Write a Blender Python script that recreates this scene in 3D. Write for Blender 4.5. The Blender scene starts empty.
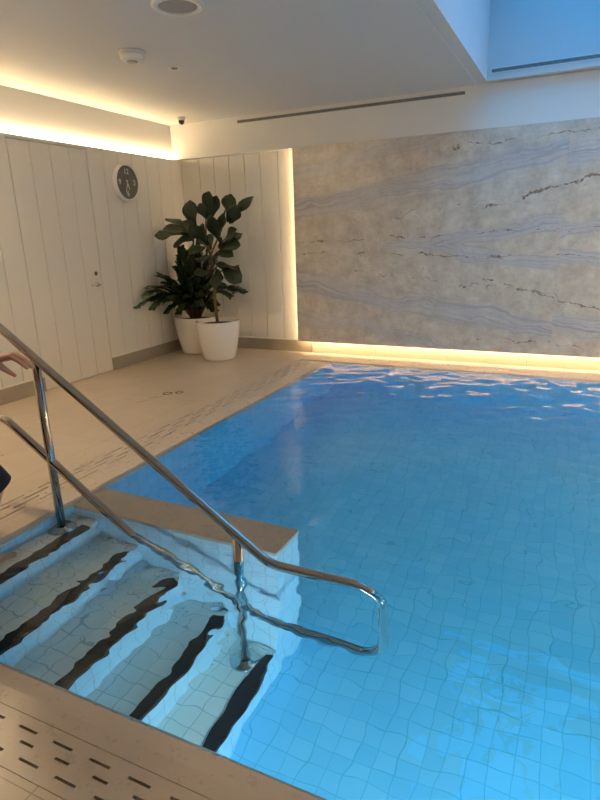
import bpy, bmesh, math, random
import numpy as np
from mathutils import Vector, Matrix, Euler
random.seed(7)
S = bpy.context.scene
COL = S.collection

# ------------------------------------------------------------------ camera
cam_d = bpy.data.cameras.new('camera')
cam = bpy.data.objects.new('camera', cam_d); COL.objects.link(cam)
RW = [[0.90360748, 0.42731658, -0.02990072],
      [-0.0938836, 0.26566524, 0.95948312],
      [0.41794663, -0.86418894, 0.28017512]]
M = Matrix(RW).transposed().to_4x4()
M.translation = (0, 0, 1.55)
cam.matrix_world = M
cam_d.sensor_fit = 'HORIZONTAL'; cam_d.sensor_width = 36
cam_d.lens = 569.8 / 600 * 36
cam_d.clip_start = 0.02
S.camera = cam

# ------------------------------------------------------------------ world, light levels
SKY_COL = (0.03, 0.44, 1.0)
SKY_STRENGTH = 5.6
LED_COL = (1.0, 0.73, 0.40)
LED_COVE = 125.0
LED_SIDE = 42.0
LED_UNDER = 85.0
FILL_DOWNLIGHT = 50.0      # watts each, added unseen ceiling fill
DOWN_COL = (1.0, 0.745, 0.43)
POOL_LAMP = 122.0
POOL_LAMP_COL = (0.86, 0.97, 1.0)
EXPOSURE = 0.0

w = bpy.data.worlds.new('evening_sky'); S.world = w; w.use_nodes = True
nt = w.node_tree; nt.nodes.clear()
out = nt.nodes.new('ShaderNodeOutputWorld'); bg = nt.nodes.new('ShaderNodeBackground')
bg.inputs['Color'].default_value = (*SKY_COL, 1); bg.inputs['Strength'].default_value = SKY_STRENGTH
nt.links.new(bg.outputs[0], out.inputs[0])
S.view_settings.view_transform = 'Standard'; S.view_settings.look = 'None'
S.view_settings.gamma = 1; S.view_settings.use_curve_mapping = False
S.view_settings.exposure = EXPOSURE
cy = S.cycles
cy.max_bounces = 12; cy.diffuse_bounces = 5; cy.glossy_bounces = 5
cy.transmission_bounces = 8; cy.transparent_max_bounces = 8; cy.volume_bounces = 0
cy.caustics_reflective = False; cy.caustics_refractive = True
cy.sample_clamp_indirect = 8.0; cy.sample_clamp_direct = 0.0
cy.blur_glossy = 0.6

# room measures (metres; camera stands at x=0, y=0)
XW = -5.06            # left plank face
XU = -5.112           # left upper wall
YB = 6.93             # back plank face
YS = 6.83             # bulkhead and marble face
ZT = 2.56             # plank top / bulkhead underside
ZC = 2.99             # ceiling
XP = -2.69            # pool left edge
YN = 1.16             # pool near edge
YF = 6.48             # pool far edge
XR = 2.4              # pool right edge
XE = 3.4              # right wall
YR = -2.0             # rear wall
ZF = -1.25            # pool floor
ZW = -0.012           # water level
WX0, WX1, WY0, WY1 = -1.02, .80, 4.0, 6.74   # skylight well
ZG = 4.2

p = bpy.data.lights.new('skylight_portal', 'AREA'); p.shape = 'RECTANGLE'
p.size = WX1 - WX0; p.size_y = WY1 - WY0
p.cycles.is_portal = True
po = bpy.data.objects.new('skylight_portal', p); COL.objects.link(po)
po.location = ((WX0 + WX1) / 2, (WY0 + WY1) / 2, ZG + 0.12)

# ------------------------------------------------------------------ material helpers
def mat(name, color=(.8, .8, .8), rough=.5, metal=0.0, spec=.5, coat=0):
    m = bpy.data.materials.new(name); m.use_nodes = True
    b = m.node_tree.nodes['Principled BSDF']
    b.inputs['Base Color'].default_value = (*color, 1)
    b.inputs['Roughness'].default_value = rough
    b.inputs['Metallic'].default_value = metal
    b.inputs['Specular IOR Level'].default_value = spec
    b.inputs['Coat Weight'].default_value = coat
    return m
class NB:
    """small node builder"""
    def __init__(s, m): s.t = m.node_tree; s.b = s.t.nodes.get('Principled BSDF')
    def n(s, typ, **kw):
        o = s.t.nodes.new(typ)
        for k, v in kw.items(): setattr(o, k, v)
        return o
    def l(s, a, b): s.t.links.new(a, b)
    def val(s, sock, v):
        if hasattr(v, 'is_output'): s.l(v, sock)
        else: sock.default_value = v
    def math(s, op, a, b=0.0, c=None, clamp=False):
        o = s.n('ShaderNodeMath', operation=op, use_clamp=clamp)
        s.val(o.inputs[0], a); s.val(o.inputs[1], b)
        if c is not None: s.val(o.inputs[2], c)
        return o.outputs[0]
    def mix(s, f, a, b, blend='MIX'):
        o = s.n('ShaderNodeMix', data_type='RGBA', blend_type=blend)
        s.val(o.inputs[0], f)
        for i, v in ((6, a), (7, b)):
            if hasattr(v, 'is_output'): s.l(v, o.inputs[i])
            else: o.inputs[i].default_value = (*v, 1)
        return o.outputs[2]
    def noise(s, vec, scale, detail=4, rough=.5, dist=0):
        o = s.n('ShaderNodeTexNoise')
        if vec is not None: s.l(vec, o.inputs['Vector'])
        o.inputs['Scale'].default_value = scale; o.inputs['Detail'].default_value = detail
        o.inputs['Roughness'].default_value = rough; o.inputs['Distortion'].default_value = dist
        return o.outputs['Fac']
    def ramp(s, f, stops):
        o = s.n('ShaderNodeValToRGB'); s.l(f, o.inputs[0]); e = o.color_ramp.elements
        while len(e) < len(stops): e.new(.5)
        for el, (pos, c) in zip(e, stops): el.position = pos; el.color = (*c, 1) if len(c) == 3 else c
        return o.outputs[0]
    def pos(s):
        return s.n('ShaderNodeNewGeometry').outputs['Position']
    def sep(s, v):
        o = s.n('ShaderNodeSeparateXYZ'); s.l(v, o.inputs[0]); return o.outputs
    def comb(s, x, y, z):
        o = s.n('ShaderNodeCombineXYZ')
        for i, v in enumerate((x, y, z)): s.val(o.inputs[i], v)
        return o.outputs[0]
    def bump(s, h, strength=.2, dist=.01):
        o = s.n('ShaderNodeBump'); o.inputs['Strength'].default_value = strength; o.inputs['Distance'].default_value = dist
        s.l(h, o.inputs['Height']); s.l(o.outputs[0], s.b.inputs['Normal'])
    def color(s, c): s.l(c, s.b.inputs['Base Color'])

def emis(name, color, strength):
    m = bpy.data.materials.new(name); m.use_nodes = True; t = m.node_tree; t.nodes.clear()
    o = t.nodes.new('ShaderNodeOutputMaterial'); e = t.nodes.new('ShaderNodeEmission')
    e.inputs[0].default_value = (*color, 1); e.inputs[1].default_value = strength
    t.links.new(e.outputs[0], o.inputs[0]); return m

# ------------------------------------------------------------------ materials
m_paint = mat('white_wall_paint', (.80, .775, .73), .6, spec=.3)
b = NB(m_paint); b.bump(b.noise(b.pos(), 60, 3), .04, .003)
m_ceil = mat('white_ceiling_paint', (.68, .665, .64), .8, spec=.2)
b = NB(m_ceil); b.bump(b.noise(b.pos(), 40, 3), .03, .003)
m_plank = mat('cream_plank_paint', (.76, .725, .665), .38, spec=.4)
b = NB(m_plank); b.bump(b.noise(b.pos(), 25, 3), .05, .003)
m_gap = mat('dark_shadow_gap', (.05, .045, .04), .8)
m_well = mat('pale_grey_well_paint', (.62, .66, .69), .7, spec=.2)

def stone(name, c1, c2, c3, rough=.32, scale=2.2, joints=None):
    m = mat(name, c1, rough, spec=.5); b = NB(m); P = b.pos()
    n1 = b.noise(P, scale, 6, .6, .6); n2 = b.noise(P, scale * 9, 5, .65)
    c = b.mix(b.ramp(n1, [(.35, (0, 0, 0)), (.68, (1, 1, 1))]), c1, c2)
    c = b.mix(b.ramp(n2, [(.40, (0, 0, 0)), (.85, (.35, .35, .35))]), c, c3)
    if joints:
        x, y, z = b.sep(P)
        line = None
        for ax, off, per in joints:
            q = b.math('FRACT', b.math('DIVIDE', b.math('SUBTRACT', (x, y, z)[ax], off), per))
            e = b.math('LESS_THAN', b.math('MULTIPLY', b.math('MINIMUM', q, b.math('SUBTRACT', 1.0, q)), per), .0022)
            line = e if line is None else b.math('MAXIMUM', line, e)
        c = b.mix(b.math('MULTIPLY', line, .55), c, (.12, .10, .08))
    b.color(c)
    b.l(b.ramp(n2, [(.3, (rough - .06,) * 3), (.8, (rough + .12,) * 3)]), b.b.inputs['Roughness'])
    b.bump(n2, .08, .004)
    return m
m_stone = stone('beige_limestone_paving', (.50, .42, .335), (.44, .365, .29), (.56, .48, .39), joints=[(0, -3.30, 1.0), (1, .80, 1.2)])
m_coping = stone('beige_limestone_coping', (.49, .415, .345), (.46, .385, .32), (.51, .435, .365), rough=.3)
m_skirt = stone('grey_beige_stone_skirting', (.36, .31, .255), (.30, .26, .215), (.42, .37, .30), rough=.4)
m_band = stone('beige_stone_band', (.56, .47, .37), (.50, .42, .33), (.60, .52, .42), rough=.45, joints=[(0, -2.246, .91)])
m_slot = mat('dark_drain_slot', (.055, .045, .037), .7)

# pool mosaic
def mosaic(name, c1, c2, cg, upright=None):
    m = mat(name, c1, .22)
    b = NB(m); geo = b.n('ShaderNodeNewGeometry'); P = geo.outputs['Position']; N = geo.outputs['True Normal']
    px = b.sep(P); nx = b.sep(N); line = None
    for i in range(3):
        q = b.math('FRACT', b.math('ADD', b.math('DIVIDE', px[i], .1), 100.37))
        d = b.math('MINIMUM', q, b.math('SUBTRACT', 1.0, q))
        e = b.math('MULTIPLY', b.math('LESS_THAN', d, .024), b.math('LESS_THAN', b.math('ABSOLUTE', nx[i]), .5))
        line = e if line is None else b.math('MAXIMUM', line, e)
    wn = b.n('ShaderNodeTexWhiteNoise', noise_dimensions='3D')
    sn = b.n('ShaderNodeVectorMath', operation='FLOOR'); ad = b.n('ShaderNodeVectorMath', operation='MULTIPLY_ADD')
    b.l(P, ad.inputs[0]); ad.inputs[1].default_value = (10, 10, 10); ad.inputs[2].default_value = (.37, .37, .37)
    b.l(ad.outputs[0], sn.inputs[0]); b.l(sn.outputs[0], wn.inputs['Vector'])
    c = b.mix(wn.outputs['Value'], c1, c2)
    if upright: c = b.mix(b.math('LESS_THAN', b.math('ABSOLUTE', nx[2]), .5), c, upright)  # light tint painted into the upright faces
    b.color(b.mix(line, c, cg)); return m
m_tile = mosaic('pale_blue_pool_mosaic', (.17, .55, .82), (.22, .60, .85), (.11, .44, .68))
m_step = mosaic('white_step_mosaic_lit_sides', (.77, .77, .74), (.84, .83, .80), (.48, .52, .54), (.55, .72, .85))  # last colour: blue cast of light in the water, painted onto the risers
m_nosing = mat('black_step_nosing_tile', (.008, .008, .010), .5, spec=.3)

# water
m_water = bpy.data.materials.new('clear_pool_water'); m_water.use_nodes = True
t = m_water.node_tree; t.nodes.clear()
o = t.nodes.new('ShaderNodeOutputMaterial'); g = t.nodes.new('ShaderNodeBsdfGlass')
g.inputs['IOR'].default_value = 1.33; g.inputs['Roughness'].default_value = 0.0
v = t.nodes.new('ShaderNodeVolumeAbsorption'); v.inputs['Color'].default_value = (0.02, 0.80, .965, 1); v.inputs['Density'].default_value = .30
t.links.new(g.outputs[0], o.inputs['Surface']); t.links.new(v.outputs[0], o.inputs['Volume'])

# marble
m_marble = mat('veined_cream_marble', (.6, .55, .47), .25)
b = NB(m_marble); P = b.pos(); x, y, z = b.sep(P)
xx = b.math('ADD', x, 3.31)
mz = b.math('ABSOLUTE', b.math('SUBTRACT', z, 1.38))          # slabs cut and mirrored about a level line
side = b.math('LESS_THAN', x, -.19)                             # the next slab is cut from another part of the block
nA = b.math('SUBTRACT', b.noise(b.comb(b.math('MULTIPLY', x, .8), 0.0, b.math('MULTIPLY', z, 1.5)), 1.4, 3, .5), .5)
nB = b.math('SUBTRACT', b.noise(b.comb(b.math('MULTIPLY', x, 2.2), 5.0, b.math('MULTIPLY', z, 5.0)), 1.3, 5, .6), .5)
u = b.math('SUBTRACT', mz, b.math('MULTIPLY', xx, .165))
u = b.math('ADD', u, b.math('ADD', b.math('MULTIPLY', nA, .42), b.math('MULTIPLY', nB, .12)))
u = b.math('ADD', u, b.math('MULTIPLY', b.math('SUBTRACT', 1.0, side), .10))
def near(c0, wd): return b.ramp(b.math('ABSOLUTE', b.math('SUBTRACT', u, c0)), [(wd * .25, (1, 1, 1)), (wd, (0, 0, 0))])
gband = b.math('MAXIMUM', near(.42, .17), b.math('MAXIMUM', near(-.29, .13), b.math('MULTIPLY', near(.86, .12), .6)))
streak = b.noise(b.comb(b.math('MULTIPLY', x, .30), 2.0, b.math('MULTIPLY', u, 21.0)), 1.5, 5, .62)
mott = b.noise(P, 5.0, 8, .72)
mott2 = b.noise(b.comb(b.math('MULTIPLY', x, 1.0), 1.0, b.math('MULTIPLY', z, 2.4)), 3.0, 7, .7)
spk = b.noise(P, 26, 5, .75)
c = b.ramp(mott, [(.30, (.48, .395, .32)), (.48, (.66, .565, .455)), (.66, (.80, .71, .605))])
c = b.mix(b.ramp(mott2, [(.46, (0, 0, 0)), (.70, (.5, .5, .5))]), c, (.56, .485, .40))
c = b.mix(b.math('MULTIPLY', gband, .60), c, (.56, .55, .57))
sm_ = b.math('MULTIPLY', b.ramp(streak, [(.47, (0, 0, 0)), (.62, (1, 1, 1))]), b.math('MULTIPLY_ADD', gband, .66, .10))
c = b.mix(sm_, c, (.36, .34, .37))
c = b.mix(b.ramp(spk, [(.54, (0, 0, 0)), (.76, (.5, .5, .5))]), c, (.40, .32, .24))
nC = b.math('SUBTRACT', b.noise(b.comb(b.math('MULTIPLY', x, 1.6), 7.0, b.math('MULTIPLY', z, 1.6)), 2.2, 6, .65), .5)
def vein(e0, sl, x0, wd, amp, thr):
    d = b.math('ABSOLUTE', b.math('ADD', b.math('SUBTRACT', mz, b.math('MULTIPLY_ADD', b.math('SUBTRACT', x, x0), sl, e0)), b.math('MULTIPLY', nC, amp)))
    wv = b.math('MULTIPLY', b.ramp(b.noise(b.comb(b.math('MULTIPLY', x, 2.6), e0 * 9, z), 1.9, 4, .6), [(thr, (0, 0, 0)), (thr + .2, (1, 1, 1))]), wd)
    return b.math('MULTIPLY', b.math('LESS_THAN', d, wv), b.math('GREATER_THAN', x, x0))
rust = b.math('MAXIMUM', vein(.37, .25, -1.0, .015, .26, .40), vein(.05, .03, -3.2, .009, .24, .46))
rust = b.math('MAXIMUM', rust, b.math('MAXIMUM', vein(1.02, .06, -1.35, .010, .26, .46), vein(.30, .10, -2.5, .009, .34, .50)))
gate2 = b.ramp(b.noise(P, 16, 4, .6), [(.36, (.25, .25, .25)), (.56, (1, 1, 1))])
c = b.mix(b.math('MULTIPLY', rust, gate2), c, (.25, .155, .11))
b.color(c)

m_steel = mat('polished_stainless_steel', (.50, .48, .455), .12, metal=1.0)
b = NB(m_steel); b.bump(b.noise(b.pos(), 9, 2), .02, .004)
m_pot = mat('glossy_white_planter', (.82, .80, .77), .22, coat=.2)
m_soil = mat('dark_potting_soil', (.035, .025, .018), .95)
b = NB(m_soil); b.bump(b.noise(b.pos(), 90, 5), .8, .02)
def leafmat(name, c1, c2, rough=.35):
    m = mat(name, c1, rough); b = NB(m); b.color(b.mix(b.noise(b.pos(), 14, 4), c1, c2)); return m
m_fig = leafmat('dark_glossy_fig_leaf', (.007, .020, .006), (.014, .030, .009), .5)
m_vein = mat('pale_leaf_midrib', (.10, .15, .06), .5)
m_zz = leafmat('deep_green_leaflet', (.010, .027, .008), (.020, .045, .012), .35)
m_bark = mat('brown_bark', (.13, .085, .05), .85)
b = NB(m_bark); b.bump(b.noise(b.pos(), 40, 5), .5, .01)
m_plastic = mat('white_plastic', (.80, .78, .74), .4)
m_grille = mat('grey_speaker_grille', (.36, .345, .32), .6)
m_black = mat('black_plastic', (.012, .012, .013), .2)
m_face = mat('dark_grey_clock_face', (.115, .11, .095), .4)
m_num = mat('white_clock_numerals', (.80, .78, .72), .5)
m_vent = mat('grey_vent_slats', (.42, .41, .40), .5)
m_chrome = mat('satin_silver_metal', (.74, .72, .68), .25, metal=1)
m_brass = mat('dark_bronze_metal', (.10, .08, .06), .45, metal=.6)
m_skin = mat('skin', (.52, .29, .21), .5); m_skin.node_tree.nodes['Principled BSDF'].inputs['Subsurface Weight'].default_value = .08
m_navy = mat('navy_swim_fabric', (.010, .011, .022), .85)
m_hair = mat('dark_brown_hair', (.03, .02, .014), .6)
m_nail = mat('pale_nail', (.62, .40, .33), .35)
m_eye = mat('eye_white', (.8, .8, .78), .2); m_iris = mat('brown_iris', (.06, .03, .015), .2); m_lip = mat('lip', (.42, .17, .14), .45)
m_led_cove = emis('warm_led_light', LED_COL, LED_COVE)
m_led_side = emis('warm_led_side_light', LED_COL, LED_SIDE)
m_led_under = emis('warm_led_under_light', LED_COL, LED_UNDER)
m_down = emis('warm_fill_downlight', DOWN_COL, 12)
m_lamp = emis('pool_lamp_light', POOL_LAMP_COL, POOL_LAMP)
m_mark = mat('dark_floor_mark', (.03, .025, .02), .6)
m_engrave = mat('faint_engraving', (.30, .245, .19), .6)

# ------------------------------------------------------------------ mesh helpers
class MB:
    def __init__(s): s.bm = bmesh.new(); s.mi = 0
    def box(s, x0, x1, y0, y1, z0, z1):
        vs = [s.bm.verts.new(c) for c in ((x0, y0, z0), (x1, y0, z0), (x1, y1, z0), (x0, y1, z0), (x0, y0, z1), (x1, y0, z1), (x1, y1, z1), (x0, y1, z1))]
        fs = []
        for q in ((0, 3, 2, 1), (4, 5, 6, 7), (0, 1, 5, 4), (1, 2, 6, 5), (2, 3, 7, 6), (3, 0, 4, 7)):
            f = s.bm.faces.new([vs[i] for i in q]); f.material_index = s.mi; fs.append(f)
        return s
    def prism(s, pts, axis, a, b):
        """closed polygon pts (2D) extruded along axis from a to b"""
        def P(u, v, t): return {'x': (t, u, v), 'y': (u, t, v), 'z': (u, v, t)}[axis]
        A = [s.bm.verts.new(P(u, v, a)) for u, v in pts]; B = [s.bm.verts.new(P(u, v, b)) for u, v in pts]
        n = len(pts)
        fs = [s.bm.faces.new(A[::-1]), s.bm.faces.new(B)]
        for i in range(n): fs.append(s.bm.faces.new((A[i], A[(i + 1) % n], B[(i + 1) % n], B[i])))
        for f in fs: f.material_index = s.mi
        return s
    def tube(s, pts, r, seg=16, caps=True, smooth=True):
        pts = [Vector(q) for q in pts]; n = len(pts)
        rs = r if isinstance(r, (list, tuple)) else [r] * n
        up = None; rings = []
        for i, q in enumerate(pts):
            d = (pts[min(i + 1, n - 1)] - pts[max(i - 1, 0)]).normalized()
            if up is None:
                up = Vector((0, 0, 1)) if abs(d.z) < .9 else Vector((1, 0, 0))
            u = (up - d * up.dot(d)).normalized(); up = u; v_ = d.cross(u)
            rings.append([s.bm.verts.new(q + (u * math.cos(2 * math.pi * k / seg) + v_ * math.sin(2 * math.pi * k / seg)) * rs[i]) for k in range(seg)])
        for i in range(n - 1):
            for k in range(seg):
                f = s.bm.faces.new((rings[i][k], rings[i][(k + 1) % seg], rings[i + 1][(k + 1) % seg], rings[i + 1][k]))
                f.smooth = smooth; f.material_index = s.mi
        if caps:
            for rg in (rings[0][::-1], rings[-1]):
                f = s.bm.faces.new(rg); f.material_index = s.mi
        return s
    def lathe(s, prof, seg=40, o=(0, 0, 0), mtx=None, close=False):
        """prof: list of (r, z); axis z through o"""
        o = Vector(o); rings = []
        for r, z_ in prof:
            ring = []
            for k in range(seg):
                a = 2 * math.pi * k / seg
                q = Vector((r * math.cos(a), r * math.sin(a), z_))
                if mtx: q = mtx @ q
                ring.append(s.bm.verts.new(o + q))
            rings.append(ring)
        for i in range(len(rings) - 1):
            for k in range(seg):
                f = s.bm.faces.new((rings[i][k], rings[i][(k + 1) % seg], rings[i + 1][(k + 1) % seg], rings[i + 1][k]))
                f.smooth = True; f.material_index = s.mi
        if close:
            for rg in (rings[0][::-1], rings[-1]):
                f = s.bm.faces.new(rg); f.material_index = s.mi
        return s
    def build(s, name, mats, parent=None, bevel=0, loc=None):
        me = bpy.data.meshes.new(name)
        bmesh.ops.recalc_face_normals(s.bm, faces=s.bm.faces[:])
        if bevel:
            es = [e for e in s.bm.edges if len(e.link_faces) == 2 and e.calc_face_angle(0) > .7]
            bmesh.ops.bevel(s.bm, geom=es, offset=bevel, segments=2, affect='EDGES', profile=.5)
        s.bm.to_mesh(me); s.bm.free()
        for m_ in (mats if isinstance(mats, (list, tuple)) else [mats]): me.materials.append(m_)
        ob = bpy.data.objects.new(name, me); COL.objects.link(ob)
        if parent is not None:
            ob.parent = parent
            ob.matrix_parent_inverse = Matrix.Translation(-parent.location)
        return ob
def tag(o, label, cat, group=None, kind=None):
    o['label'] = label; o['category'] = cat
    if group: o['group'] = group
    if kind: o['kind'] = kind
    return o
def struct(o):
    o['kind'] = 'structure'; return o
def thing(name, loc, label, cat, group=None):
    o = bpy.data.objects.new(name, None); o.empty_display_size = .1; COL.objects.link(o); o.location = loc
    return tag(o, label, cat, group)

# ------------------------------------------------------------------ room shell
# deck floor: four slabs around the pool, minus the grate strips
GX0, GX1 = -3.10, -2.86        # left grate strip
GY0, GY1 = .825, 1.0           # near grate strip
mb = MB()
mb.box(XU - .1, GX0, YR - .1, YB + .1, -.25, 0)
mb.box(GX0, XE + .1, YR - .1, GY0, -.25, 0)
mb.box(XR + .2, XE + .1, GY0, YB + .1, -.25, 0)
struct(mb.build('floor', m_stone))

# coping: dipped edge that runs just under the water
CD = -.034
mb = MB()
mb.prism([(GX1, -.06), (GX1, 0), (XP - .10, 0), (XP - .03, -.006), (XP - .012, CD + .01), (XP, CD - .012), (XP, -.06)], 'y', GY1, 6.42)
struct(mb.build('trim_1', m_coping))
mb = MB()
mb.prism([(GY1, -.06), (GY1, 0), (YN - .10, 0), (YN - .03, -.006), (YN - .012, CD + .01), (YN, CD - .012), (YN, -.06)], 'x', GX1 + .0005, XR + .2)
struct(mb.build('trim_2', m_coping))
mb = MB()
mb.prism([(YB + .1, -.06), (YB + .1, 0), (YF + .16, 0), (YF + .03, -.006), (YF + .012, CD + .01), (YF, CD - .012), (YF, -.06)], 'x', GX0, XR + .2)
struct(mb.build('trim_3', m_coping))
mb = MB()
mb.prism([(XR + .2, -.06), (XR + .2, 0), (XR + .10, 0), (XR + .012, CD + .01), (XR, CD - .012), (XR, -.06)], 'y', GY1, YF + .05)
struct(mb.build('trim_4', m_coping))

# pool basin
mb = MB()
T = .2
mb.box(XP - T, XR + T, YN - T, YF + T, ZF - T, ZF)
mb.box(XP - T, XP, YN - T, YF + T, ZF, -.0605)
mb.box(XR, XR + T, YN - T, YF + T, ZF, -.0605)
mb.box(XP, XR, YN - T, YN, ZF, -.0605)
mb.box(XP, XR, YF, YF + T, ZF, -.0605)
o = struct(mb.build('pool_basin', m_tile))

# left wall: plank panelling with a door, cove above
def groove_panel(name, cuts, fixed, axis, z0, z1, thick, groove=.007, depth=.014, mats=None, parent=None):
    """boards side by side with a narrow V gap; axis 'y' -> panel in plane x=fixed facing +x; 'x' -> plane y=fixed facing -y"""
    mb = MB()
    for a, c in zip(cuts[:-1], cuts[1:]):
        a2, c2 = a + groove / 2, c - groove / 2
        if axis == 'y':
            pts = [(fixed - thick, a), (fixed - depth, a), (fixed, a2 + .002), (fixed, c2 - .002), (fixed - depth, c), (fixed - thick, c)]
        else:
            pts = [(a, fixed + thick), (a, fixed + depth), (a2 + .002, fixed), (c2 - .002, fixed), (c, fixed + depth), (c, fixed + thick)]
        mb.prism(pts, 'z', z0, z1)
    return mb.build(name, mats or m_plank, parent)
DY0, DY1 = 4.18, 5.19
DZ = 2.515
cuts_r = [DY1 + .006] + [DY1 + .25 * k for k in range(1, 7)] + [YB + .02]
cuts_l = [YR] + [DY0 - .006 - .25 * k for k in range(24, 0, -1)] + [DY0 - .006]
ww = thing('wall_left', (XW, 3, 0), '', ''); del ww['label']; del ww['category']; struct(ww)
groove_panel('plank_panelling', cuts_r, XW, 'y', 0, ZT, .10, parent=ww)
groove_panel('plank_panelling', cuts_l, XW, 'y', 0, ZT, .10, parent=ww)
mb = MB(); mb.box(XW - .10, XW, DY0 - .006, DY1 + .006, DZ + .008, ZT); mb.build('door_header', m_plank, ww)
mb = MB(); mb.box(XU - .1, XU, YR, YB + .1, 0, ZC + .1); mb.build('upper_wall', m_paint, ww)
mb = MB(); mb.box(XW - .099, XW - .03, DY0 - .006, DY1 + .006, 0, DZ + .008); mb.build('shadow_gap', m_gap, ww)

d = groove_panel('door_1', [DY0 + (DY1 - DY0) * k / 4 for k in range(5)], XW, 'y', .008, DZ, .028)
struct(d)
# handle and lock
hy, hz = 5.11, 1.05
RX = Matrix.Rotation(math.pi / 2, 4, 'Y')
mb = MB(); mb.lathe([(0.001, 0), (.026, 0), (.026, .008), (.001, .008)], 24, (XW, hy, hz), RX, True)
mb.tube([(XW + .006, hy, hz), (XW + .045, hy, hz), (XW + .055, hy - .012, hz), (XW + .055, hy - .05, hz), (XW + .055, hy - .135, hz)], .0125, 12)
h = mb.build('lever_handle', m_chrome, d); h['label'] = 'silver lever handle'
mb = MB(); mb.lathe([(0.001, 0), (.024, 0), (.024, .007), (.001, .007)], 20, (XW, hy, hz + .125), RX, True)
h = mb.build('lock_cylinder', m_brass, d); h['label'] = 'dark round lock cylinder'

def baseboard(name, axis, a, b, fixed, sgn, h=.155):
    mb = MB()
    if axis == 'y': mb.box(min(fixed, fixed + sgn * .018), max(fixed, fixed + sgn * .018), a, b, 0, h)
    else: mb.box(a, b, min(fixed, fixed + sgn * .018), max(fixed, fixed + sgn * .018), 0, h)
    o = mb.build(name, m_skirt, None, .003); struct(o)
    mb = MB()
    if axis == 'y': mb.box(fixed, fixed + sgn * .012, a, b, h, h + .012)
    else: mb.box(a, b, fixed + sgn * .012, fixed, h, h + .012)
    mb.build('top_bead', m_plank, o)
    return o
baseboard('baseboard_left', 'y', DY1 + .01, YB - .02, XW, 1)
baseboard('baseboard_left', 'y', YR, DY0 - .01, XW, 1)
MXL = -3.30
baseboard('baseboard_back', 'x', XW + .019, -3.14, YB, -1)

# back wall
bw = thing('wall_back', (0, YB, 0), '', ''); del bw['label']; del bw['category']; struct(bw)
xs = [XW] + [-4.525 + .235 * k for k in range(0, 6)] + [-3.1]
xs = [XW, -4.76, -4.525, -4.29, -4.055, -3.82, -3.565, -3.33, -3.1]
groove_panel('plank_panelling', xs, YB, 'x', 0, ZT + .1, .10, parent=bw)
mb = MB(); mb.box(XU - .1, XE, YB + .10, YB + .2, 0, ZC + .1); mb.build('backing_wall', m_paint, bw)
mb = MB(); mb.box(XU - .05, WX0 - .001, YS, YB + .1, ZT, ZC + .05)
mb.box(WX0 - .001, WX1, YS, YB + .1, ZT, ZC - .005); mb.box(WX1, XE, YS, YB + .1, ZT, ZC + .05)
mb.build('bulkhead', m_paint, bw)
mb = MB(); mb.box(-3.12, XE, YB - .012, YB + .1, 0, .5); mb.build('stone_band', m_band, bw)

# marble cladding slabs, standing proud of the wall and off the floor
XJ = -.19
MZ = .165
mb = MB(); mb.box(MXL, XJ - .0002, YS - .012, YS + .02, MZ, ZT - .001)
tag(mb.build('marble_slab', m_marble, None, .0015), 'large veined cream marble wall slab at the left, its left edge backlit beside the plank wall', 'marble slab')
mb = MB(); mb.box(XJ + .0002, XE, YS - .012, YS + .02, MZ, ZT - .001)
tag(mb.build('marble_slab', m_marble, None, .0015), 'veined marble wall slab right of the thin vertical joint, cut off by the photo edge', 'marble slab')
# carrier behind the marble
mb = MB(); mb.box(MXL + .06, XE, YS + .02, YB - .013, MZ + .05, ZT - .002); mb.build('cladding_carrier', m_paint, bw)

# LED strips
mb = MB(); mb.box(XU + .016, XU + .030, YR + .1, YS - .02, ZT + .001, ZT + .006)
tag(mb.build('cove_led_strip', m_led_cove), 'warm LED strip glowing on the ledge above the left plank wall', 'led strip')
mb = MB(); mb.box(MXL + .048, MXL + .059, YS + .03, YS + .05, MZ + .02, ZT - .01)
tag(mb.build('side_led_strip', m_led_side), 'upright warm LED strip behind the left edge of the marble', 'led strip')
mb = MB(); mb.box(MXL + .07, XE - .1, YS + .03, YS + .045, MZ + .038, MZ + .049)
tag(mb.build('under_led_strip', m_led_under), 'warm LED strip under the bottom edge of the marble', 'led strip')

# other walls (behind or beside the photographer)
mb = MB(); mb.box(XE, XE + .1, YR, YB + .2, 0, ZC + .1); struct(mb.build('wall_right', m_paint))
mb = MB(); mb.box(XU - .1, XE + .1, YR - .1, YR, 0, ZC + .1); struct(mb.build('wall_rear', m_skirt))

# ceiling with skylight well
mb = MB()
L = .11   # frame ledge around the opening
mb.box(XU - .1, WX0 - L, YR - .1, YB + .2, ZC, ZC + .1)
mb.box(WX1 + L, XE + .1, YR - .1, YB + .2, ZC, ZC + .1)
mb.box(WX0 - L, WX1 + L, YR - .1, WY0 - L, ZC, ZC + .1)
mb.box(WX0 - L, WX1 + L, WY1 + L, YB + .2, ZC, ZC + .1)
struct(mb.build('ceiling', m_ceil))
mb = MB()
mb.box(WX0 - L, WX0, WY0 - L, WY1 + L, ZC + .006, ZC + .03)
mb.box(WX1, WX1 + L, WY0 - L, WY1 + L, ZC + .006, ZC + .03)
mb.box(WX0, WX1, WY0 - L, WY0, ZC + .006, ZC + .03)
mb.box(WX0, WX1, WY1, WY1 + L, ZC + .006, ZC + .03)
struct(mb.build('trim_5', m_ceil))
mb = MB()
mb.box(WX0 - .12, WX0, WY0 - .12, WY1 + .12, ZC + .03, ZG)
mb.box(WX1, WX1 + .12, WY0 - .12, WY1 + .12, ZC + .03, ZG)
mb.box(WX0, WX1, WY0 - .12, WY0, ZC + .03, ZG)
mb.box(WX0, WX1, WY1, WY1 + .12, ZC + .03, ZG)
struct(mb.build('wall_skylight', m_well))

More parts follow.
